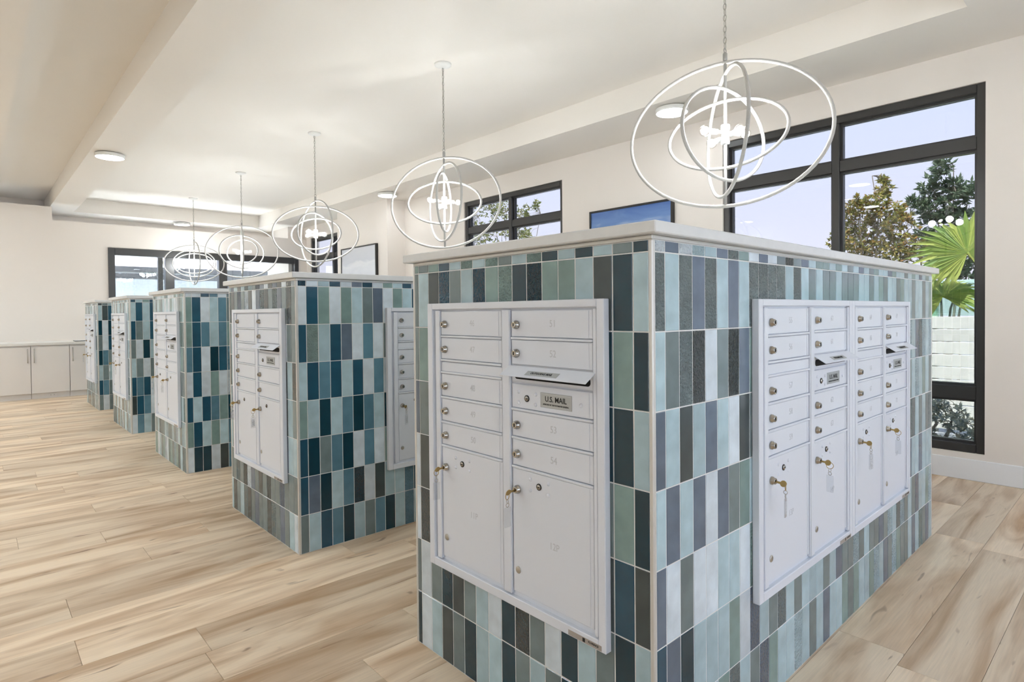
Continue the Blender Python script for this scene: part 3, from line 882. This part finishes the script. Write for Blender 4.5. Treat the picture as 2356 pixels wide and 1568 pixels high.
for i in range(5):
    y = 0.757 + 2.632 * i
    t = tag(empty('pendant_light', (PX, y, 0)), 'white rope ring orb pendant light, ' + PNAME[i], 'pendant light', 'orb pendant lights hung down the middle of the tray ceiling')
    inst('canopy', ME_CANOPY, t, (0, 0, HT)); inst('chain', ME_CHAIN, t, (0, 0, HT - 0.034)); inst('center_rod', ME_ROD, t); inst('hub', ME_HUB, t)
    v = Vector((PX, y, 0)) - Vector((CAM.x, CAM.y, 0)); az = math.atan2(v.y, v.x)   # ring angles were read off the photograph relative to the viewing line
    for me, (w, h), a in zip(ME_RG, RINGS, ANG[i]): inst('ring', me, t, (0, 0, PZ), (0, 0, az - PI / 2 - R(a)))
    base = az + R((35, 20, 50, 30, 40)[i])
    for q in range(4):
        a = base + q * PI / 2
        ar = inst('socket_arm', ME_ARM, t, (0, 0, PZ + (0.012 if q % 2 else -0.012)), (0, 0, a))
        bu = inst('bulb', ME_BULB, ar); inst('filament', ME_FIL, ar)
        l = bpy.data.lights.new('bulb_light', 'POINT'); l.energy = BULB_W; l.color = (0.90, 0.96, 1.0); l.shadow_soft_size = 0.035
        lo = bpy.data.objects.new('bulb_light', l); link(lo, ar); lo.location = (0.129, 0, 0)

# ---------------------------------------------------------------- ceiling disc lights
_m = MB(); _m.lathe([(0.10, 0), (0.10, -0.012), (0.148, -0.012), (0.152, -0.018), (0.152, -0.048), (0.149, -0.051), (0.143, -0.051)], n=32)
ME_DBODY = _m.mesh('light_body', M_PENDM, True)
_m = MB(); _m.lathe([(0.143, -0.0505), (0.12, -0.0525), (0.0001, -0.054)], n=32); ME_DDIFF = _m.mesh('light_diffuser', M_DISC, True)
discs = [((3.66, 2.26), 'white disc ceiling light on the soffit behind the nearest pendant'), ((3.66, 7.45), 'white disc ceiling light on the soffit above the wall pier'),
         ((-0.03, 7.52), 'white disc ceiling light on the dropped beam at left'), ((1.98, 12.78), 'white disc ceiling light on the far soffit')]
hidden = [(3.66, -3.0), (-0.03, 2.2), (-0.03, -3.0), (1.8, -2.3)] + [(2.9, -0.75)] + [(x_, y_) for y_ in (3.2, 5.9, 8.6, 11.0) for x_ in (-2.6, -4.0)]  # unseen; the left grid and near-end disc are added as fill light
for (x, y), lab in discs + [(h_, 'unseen white disc light outside the picture, added for fill') for h_ in hidden]:
    t = tag(empty('disc_light', (x, y, HS if x > -1.5 else HT)), lab, 'ceiling light', 'disc lights on the soffits' if 'outside' not in lab else 'unseen disc lights added for fill')
    inst('light_body', ME_DBODY, t); inst('light_diffuser', ME_DDIFF, t, m=M_FILL_DISC if x < -1.5 else M_DISC)

# ---------------------------------------------------------------- pictures on the window wall
def picture_mat(name, stops, scale, seed):
    m = bpy.data.materials.new(name); m.use_nodes = True
    n = m.node_tree; b = n.nodes['Principled BSDF']; N = n.nodes.new; L = n.links.new
    t = N('ShaderNodeTexCoord'); mp = N('ShaderNodeMapping')
    mp.inputs['Scale'].default_value = (1, 1.2, 4.0); mp.inputs['Location'].default_value = (seed, seed, seed)
    ns = N('ShaderNodeTexNoise'); ns.inputs['Scale'].default_value = scale; ns.inputs['Detail'].default_value = 5; ns.inputs['Distortion'].default_value = 0.8
    L(t.outputs['Object'], mp.inputs[0]); L(mp.outputs[0], ns.inputs['Vector'])
    sp = N('ShaderNodeSeparateXYZ'); L(t.outputs['Object'], sp.inputs[0])
    mu = N('ShaderNodeMath'); mu.operation = 'MULTIPLY_ADD'; mu.inputs[1].default_value = 0.30; mu.inputs[2].default_value = 0.0
    L(ns.outputs[0], mu.inputs[0])
    ad = N('ShaderNodeMath'); ad.operation = 'ADD'; L(sp.outputs['Z'], ad.inputs[0]); L(mu.outputs[0], ad.inputs[1])
    r = N('ShaderNodeValToRGB')
    while len(r.color_ramp.elements) < len(stops): r.color_ramp.elements.new(0.5)
    for e, (p_, c_) in zip(r.color_ramp.elements, stops): e.position = p_; e.color = srgb(*c_)
    L(ad.outputs[0], r.inputs[0]); L(r.outputs[0], b.inputs['Base Color']); b.inputs['Roughness'].default_value = 0.35
    return m
def picture(x, y0, y1, z0, z1, m, lab):
    t = tag(empty('framed_picture', (x, (y0 + y1) / 2, z0)), lab, 'picture')
    w, h = y1 - y0, z1 - z0; fw, d_ = 0.022, 0.05
    for a, b, c0, c1 in ((-w / 2, -w / 2 + fw, 0, h), (w / 2 - fw, w / 2, 0, h), (-w / 2 + fw, w / 2 - fw, 0, fw), (-w / 2 + fw, w / 2 - fw, h - fw, h)):
        b_ = MB(); b_.bev(-d_, -0.001, a, b, c0, c1, 0.002); b_.build('frame_bar', M_FRAMEB, t)
    b_ = MB(); b_.box(-d_ + 0.012, -0.004, -w / 2 + fw, w / 2 - fw, fw, h - fw); b_.build('print', m, t)
picture(XW, 2.60, 3.735, 1.66, 2.48, picture_mat('blue_sea_print', [(0.0, (70, 110, 130)), (0.45, (150, 160, 170)), (0.62, (196, 206, 220)), (0.80, (108, 142, 196)), (0.98, (70, 106, 176))], 2.2, 3.1),
        'black framed print of blue sky and sea between the two windows')
picture(XP, 8.18, 9.47, 1.66, 2.50, picture_mat('pale_snow_print', [(0.0, (170, 175, 185)), (0.5, (206, 208, 214)), (0.68, (224, 224, 228)), (0.74, (204, 206, 214)), (1.0, (214, 215, 221))], 1.6, 8.7),
        'black framed pale grey print hung on the wall pier')

# ---------------------------------------------------------------- base cabinets on the back wall
CY, CZ0, CZ1 = 11.05, 0.086, 0.845
def cab_unit(x0, x1, doors, lab):
    t = tag(empty('base_cabinet', ((x0 + x1) / 2, CY, 0)), lab, 'cabinet', 'white base cabinets along the back wall')
    w = x1 - x0
    b_ = MB(); b_.box(-w / 2 + 0.001, w / 2 - 0.001, 0.02, YP - CY - 0.002, CZ0, CZ1); b_.box(-w / 2 + 0.001, w / 2 - 0.001, 0.045, 0.065, 0.0, CZ0)
    b_.build('carcass', M_CAB, t)
    n = len(doors); dw = w / n
    for i, hs in enumerate(doors):
        a = -w / 2 + i * dw
        b_ = MB(); b_.bev(0, dw - 0.005, 0, 0.019, 0, CZ1 - CZ0 - 0.03, 0.002)
        d_ = b_.build('cabinet_door', M_CAB, t); d_.location = (a + 0.0025, 0, CZ0 + 0.004)
        hx = 0.036 if hs == 'l' else dw - 0.041
        b_ = MB(); b_.tube([(hx, 0.0, 0.700), (hx, -0.03, 0.700), (hx, -0.03, 0.485), (hx, 0.0, 0.485)], 0.006, 8)
        b_.build('handle', M_STEEL, d_, True)
cab_unit(-2.56, -1.578, ['r', 'l'], 'white two door base cabinet left of the picture edge')
cab_unit(-1.576, -0.594, ['r', 'r'], 'leftmost white base cabinet, handle at its right edge')
cab_unit(-0.592, -0.104, ['l'], 'white single door base cabinet in the middle, left handle')
cab_unit(-0.102, 0.386, ['l'], 'white base cabinet half hidden behind the farthest kiosk')
b_ = MB(); b_.bev(-2.58, 0.40, CY - 0.02, YP - 0.001, CZ1, CZ1 + 0.038, 0.003)
tag(b_.build('worktop', mat('white_solid_surface', srgb(236, 234, 230), 0.3)), 'white worktop lying along the base cabinets', 'worktop')
b_ = MB(); b_.bev(-0.02, 0.26, 11.16, 11.38, CZ1 + 0.038, CZ1 + 0.050, 0.002); b_.box(-0.01, 0.25, 11.17, 11.37, CZ1 + 0.050, CZ1 + 0.0505, 1)
tag(b_.build('tablet', [mat('grey_tablet_body', srgb(70, 72, 74), 0.4), mat('white_sheet', srgb(225, 225, 224), 0.6)]), 'thin grey tablet lying on the white worktop', 'tablet')
b_ = MB(); b_.bev(-0.05, 0.05, -0.006, 0, -0.02, 0.02, 0.002)
for q in (-0.022, 0.022):
    b_.box(q - 0.003, q - 0.001, -0.0065, -0.0055, -0.006, 0.006, 1); b_.box(q + 0.002, q + 0.004, -0.0065, -0.0055, -0.006, 0.006, 1)
o = b_.build('wall_outlet', [M_CAB, M_BLACK]); o.location = (-0.33, CY + 0.045, 0.045)
tag(o, 'small white outlet on the cabinet toe kick', 'outlet')

# ---------------------------------------------------------------- outside
b_ = MB(); b_.box(XW + 0.2, 60, -40, 60, -0.35, -0.25); b_.box(-40, XW + 0.2, -40, YN - 0.2, -0.35, -0.25); b_.box(-40, XW + 0.2, YF + 0.2, 60, -0.35, -0.25)
struct(b_.build('ground', mat('pale_pavers', srgb(176, 178, 176), 0.9, bump=0.3, bscale=30, var=0.2, vscale=8)), 'ground outside the windows')

def leaf_mat(name, cols, trans=0.25):
    m = bpy.data.materials.new(name); m.use_nodes = True
    n = m.node_tree; b = n.nodes['Principled BSDF']; N = n.nodes.new; L = n.links.new
    g = N('ShaderNodeNewGeometry'); r = N('ShaderNodeValToRGB')
    while len(r.color_ramp.elements) < len(cols): r.color_ramp.elements.new(0.5)
    for i, (e, c_) in enumerate(zip(r.color_ramp.elements, cols)): e.position = i / (len(cols) - 1); e.color = srgb(*c_)
    L(g.outputs['Random Per Island'], r.inputs[0]); L(r.outputs[0], b.inputs['Base Color'])
    b.inputs['Roughness'].default_value = 0.45
    tr = N('ShaderNodeBsdfTranslucent'); L(r.outputs[0], tr.inputs[0])
    mx = N('ShaderNodeMixShader'); mx.inputs[0].default_value = trans
    out = n.nodes['Material Output']; L(b.outputs[0], mx.inputs[1]); L(tr.outputs[0], mx.inputs[2]); L(mx.outputs[0], out.inputs[0])
    return m
LEAF_DARK = leaf_mat('dark_glossy_leaf', [(62, 84, 62), (92, 114, 82), (122, 138, 108), (74, 94, 76)])
LEAF_GOLD = leaf_mat('yellow_green_leaf', [(112, 124, 64), (156, 160, 80), (200, 176, 90), (92, 108, 66), (184, 128, 66)])
LEAF_LIME = leaf_mat('fresh_green_leaf', [(110, 126, 66), (176, 170, 92), (84, 102, 60), (140, 150, 80)])
LEAF_PALE = leaf_mat('pale_shrub_leaf', [(128, 150, 150), (176, 186, 178), (206, 196, 158), (150, 170, 172)])
BARK = mat('grey_bark', srgb(146, 136, 122), 0.9, bump=0.4, bscale=40)

def tree(name, lab, base, stems, blobs, m, leaf, seed, dens=1.0, cat='tree', group=None):
    """stems: polylines; blobs: (x, y, z, radius) clouds of leaf whorls, each whorl tied to the nearest stem by a twig"""
    rnd = random.Random(seed)
    t = tag(empty(name, base), lab, cat, group)
    wood = MB(); lv = MB(); O = Vector(base); nodes = []
    def add_leaf(p, d, L_):
        d = d.normalized(); sdir = d.cross(Vector((rnd.uniform(-1, 1), rnd.uniform(-1, 1), rnd.uniform(-1, 1)))).normalized()
        up = sdir.cross(d); w = L_ * 0.17
        lv.add([p, p + d * L_ * 0.45 + sdir * w + up * L_ * 0.05, p + d * L_ - up * L_ * 0.08, p + d * L_ * 0.45 - sdir * w + up * L_ * 0.05], [(0, 1, 2), (0, 2, 3)])
    for poly in stems:
        P_ = [Vector(q) - O for q in poly]; n = len(P_) - 1
        wood.tube(P_, 0.02, 6, rad=[0.024 - 0.018 * i / n for i in range(n + 1)])
        nodes += P_[1:]
        for k in range(n): nodes.append(P_[k].lerp(P_[k + 1], 0.5))
    for bx, by, bz, br in blobs:
        c0 = Vector((bx, by, bz)) - O
        for q in range(max(5, int(dens * 260 * br))):
            v = Vector((rnd.gauss(0, 1), rnd.gauss(0, 1), rnd.gauss(0, 1))).normalized() * br * rnd.random() ** 0.45
            p = c0 + v
            near = min(nodes, key=lambda z: (z - p).length)
            d = (p - near).normalized()
            if q % 3 == 0: wood.tube([near, near.lerp(p, 0.55) + Vector((0, 0, 0.03)), p], 0.003, 4)
            for w in range(7):
                add_leaf(p, d * 0.6 + Vector((rnd.uniform(-1, 1), rnd.uniform(-1, 1), rnd.uniform(-0.5, 0.8))), leaf * rnd.uniform(0.7, 1.15))
    wood.build('trunk', BARK, t); f_ = lv.build('foliage', m, t); f_['kind'] = 'stuff'
    return t
GZ = -0.25
def stem(x, y, top, lean=(0, 0), n=6, rnd=random.Random(9)):
    return [(x + lean[0] * (i / n) ** 1.3 + rnd.uniform(-.04, .04) * (i > 0), y + lean[1] * (i / n) ** 1.3 + rnd.uniform(-.04, .04) * (i > 0), GZ + (top - GZ) * i / n) for i in range(n + 1)]
def fan(x, y, tops): return [stem(x + 0.05 * (i % 3), y + 0.06 * (i % 4 - 1.5), zt, (0, yt - y)) for i, (yt, zt) in enumerate(tops)]
def cloud(x, lst, seed):
    r_ = random.Random(seed); return [(x + r_.uniform(-0.15, 0.15), y, z, br) for y, z, br in lst]
MAG = [(1.2, 3.27, .12), (1.36, 3.04, .17), (1.1, 3.0, .16), (.93, 2.86, .16), (1.5, 2.76, .18), (1.2, 2.68, .22), (1.0, 2.5, .22), (1.35, 2.42, .28), (.9, 2.2, .28), (1.2, 2.1, .3), (1.0, 1.8, .3)]
tree('magnolia_tree', 'dark leaved tree rising highest outside the right window', (9.0, 1.2, GZ), fan(9.0, 1.2, [(1.2, 3.3), (1.36, 3.0), (.93, 2.8), (1.5, 2.7), (1.0, 2.4)]),
     cloud(9.0, MAG, 1), LEAF_DARK, 0.105, 3, 1.0, group='garden trees outside')
GOLD = [(1.98, 3.24, .07), (1.97, 3.05, .12), (2.02, 2.82, .18), (2.27, 2.87, .14), (2.42, 2.66, .2), (2.1, 2.6, .22), (1.8, 2.72, .18), (1.7, 2.5, .22), (2.45, 2.35, .24), (2.15, 2.3, .28), (1.8, 2.2, .28), (1.6, 2.15, .24), (2.3, 2.0, .28)]
tree('autumn_shrub', 'yellow green shrubby tree beside the right window mullion', (8.3, 1.94, GZ), fan(8.3, 1.94, [(1.98, 3.2), (2.27, 2.85), (2.42, 2.6), (1.8, 2.7), (1.65, 2.4), (2.2, 2.5), (2.0, 2.6)]),
     [(x_, -0.869 + (y_ + 0.869) * 0.946, 1.289 + (z_ - 1.289) * 0.946, r_) for x_, y_, z_, r_ in cloud(8.3, GOLD, 2)], LEAF_GOLD, 0.07, 5, 1.5, group='garden trees outside')
LIME = [(11.8, 3.85, .35), (11.2, 4.05, .3), (10.85, 3.9, .35), (10.5, 3.95, .28), (10.1, 3.72, .22), (9.6, 3.74, .18), (9.3, 3.84, .14), (10.4, 3.4, .36), (11.2, 3.4, .4), (11.8, 3.3, .4), (10.0, 3.3, .22), (9.7, 3.12, .18)]
tree('leafy_tree', 'sparse green tree outside the second window', (9.0, 10.6, GZ), fan(9.0, 10.6, [(11.8, 3.9), (11.2, 4.0), (10.6, 3.9), (10.0, 3.6), (9.4, 3.7), (10.9, 3.5)]),
     cloud(9.0, LIME, 3), LEAF_LIME, 0.085, 8, 0.55, group='garden trees outside')
LOW = [(0.35 + 0.13 * i, -0.12 + 0.11 * (i % 4), 0.16) for i in range(8)]
tree('low_shrub', 'low pale shrub seen through the bottom window pane', (6.55, 0.8, GZ), fan(6.55, 0.8, [(0.4, 0.1), (0.6, 0.2), (0.8, 0.25), (1.0, 0.15), (1.2, 0.1)]),
     cloud(6.55, LOW, 4), LEAF_PALE, 0.06, 12, 1.4, 'shrub')
HED = [(14.6 + 0.45 * i, 2.2 + 0.5 * (i % 4), 0.5) for i in range(9)]
tree('garden_tree', 'leafy tree outside the window beyond the pier', (9.5, 16.0, GZ), fan(9.5, 16.0, [(14.8, 3.2), (15.6, 3.6), (16.4, 3.8), (17.4, 3.4), (18.2, 3.0)]),
     cloud(9.5, HED, 5), LEAF_DARK, 0.16, 14, 0.5, group='garden trees outside')

# fan palm close to the window
LEAF_PALM = leaf_mat('palm_leaf', [(128, 158, 76), (164, 184, 96), (198, 204, 110), (140, 172, 104)], 0.45)
def fan_leaf(parent, base, hub, nrm, up, rad, seed):
    rnd = random.Random(seed); hub = Vector(hub); n_ = Vector(nrm).normalized(); u_ = Vector(up); u_ = (u_ - n_ * u_.dot(n_)).normalized(); r_ = u_.cross(n_)
    b_ = MB(); b_.tube([Vector(base), Vector(base).lerp(hub, 0.6) + Vector((0, 0, 0.08)), hub], 0.012, 6)
    k = 34
    for i in range(k):
        a = R(-150 + 300 * i / (k - 1)); d = (u_ * math.cos(a) + r_ * math.sin(a)).normalized(); sd = d.cross(n_)
        L_ = rad * rnd.uniform(0.85, 1.05) * (1 - 0.2 * (abs(a) / R(150)) ** 2); w = rad * 0.058
        dr = -0.16 * L_
        p1 = hub + d * L_ * 0.55; p2 = hub + d * L_ + Vector((0, 0, dr)) + n_ * rnd.uniform(-.04, .04)
        b_.add([hub, p1 + sd * w + n_ * 0.008, p1 - n_ * 0.012, p1 - sd * w + n_ * 0.008, p2], [(0, 1, 2), (0, 2, 3), (1, 4, 2), (2, 4, 3)])
    b_.build('fan_leaf', LEAF_PALM, parent)
pt = tag(empty('fan_palm', (5.75, -0.22, GZ)), 'green fan palm close outside the right window', 'palm')
b_ = MB(); b_.tube([(0, 0, 0), (0.02, 0.02, 0.5), (0, 0.03, 1.05)], 0.07, 8, rad=[0.09, 0.075, 0.06]); b_.build('trunk', BARK, pt)
for i, (hx, hy, hz, nx, ny, nz, rr) in enumerate([(-0.05, 0.58, 2.06, -0.93, -0.25, 0.25, 0.52), (0.10, 0.80, 1.66, -0.55, -0.1, 0.8, 0.46), (0.45, 0.95, 1.98, -0.5, 0.4, 0.7, 0.36), (0.3, -0.35, 1.95, -0.8, -0.3, 0.5, 0.48), (-0.1, -0.3, 1.5, -0.7, -0.5, 0.6, 0.42)]):
    fan_leaf(pt, (0, 0.03, 1.02), (hx, hy, hz), (nx, ny, nz), (0, 0.1, 1), rr, 40 + i)

# glass-topped garden fence: pale boards with a glass band above
ft = tag(empty('garden_fence', (7.6, 0.2, GZ)), 'pale board garden fence with glass top rail outside the right window', 'fence')
M_BOARD = mat('pale_fence_board', srgb(206, 208, 196), 0.7, var=0.06, vscale=4)
for i in range(9):
    b_ = MB(); b_.bev(0, 0.03, -3.2, 5.0, 0.05 + 0.155 * i, 0.05 + 0.155 * i + 0.147, 0.004); b_.build('fence_board', M_BOARD, ft)
for i in range(5):
    b_ = MB(); b_.bev(0.03, 0.11, -3.2 + 2.0 * i, -3.12 + 2.0 * i, 0, 1.86, 0.004); b_.build('fence_post', M_BOARD, ft)
b_ = MB(); b_.bev(-0.01, 0.05, -3.2, 5.0, 1.84, 1.885, 0.004); b_.build('top_rail', mat('pale_green_rail', srgb(190, 222, 208), 0.3), ft)
b_ = MB(); b_.box(0.01, 0.02, -3.2, 5.0, 1.45, 1.84); b_.build('glass_band', glass('green_glass', (0.78, 0.93, 0.86, 1)), ft)

# neighbouring wing seen through the storefront
M_FACADE = mat('pale_render', srgb(150, 152, 152), 0.8, var=0.03)
nb = tag(empty('neighbour_building', (2.5, 19.0, GZ)), 'pale neighbouring wing seen through the back storefront', 'building')
b_ = MB(); b_.box(-6, 6.5, 0, 3, 0, 2.80); b_.build('wall', M_FACADE, nb)
b_ = MB(); b_.bev(-6.1, 6.6, -0.25, 3.1, 2.80, 2.95, 0.01); b_.build('roof_edge', M_BRONZE, nb)
for x in (-1.6, 1.9, 4.6):
    b_ = MB(); b_.bev(x - 0.1, x + 0.1, -1.2, -1.0, 0, 2.55, 0.01); b_.build('column', M_BRONZE, nb)
b_ = MB(); b_.bev(-6, 6.5, -1.25, -0.95, 2.55, 2.70, 0.01); b_.build('beam', M_BRONZE, nb)
for x in (2.6, 3.9, 5.2):
    f_ = MB(); f_.bev(x, x + 0.9, -0.04, 0.02, 0.9, 2.6, 0.01); w_ = f_.build('window_frame', M_BRONZE, nb)
    f_ = MB(); f_.box(x + 0.06, x + 0.84, -0.045, -0.04, 0.96, 2.54); f_.build('pane', mat('blue_reflective_glass', srgb(150, 180, 200), 0.08), w_)
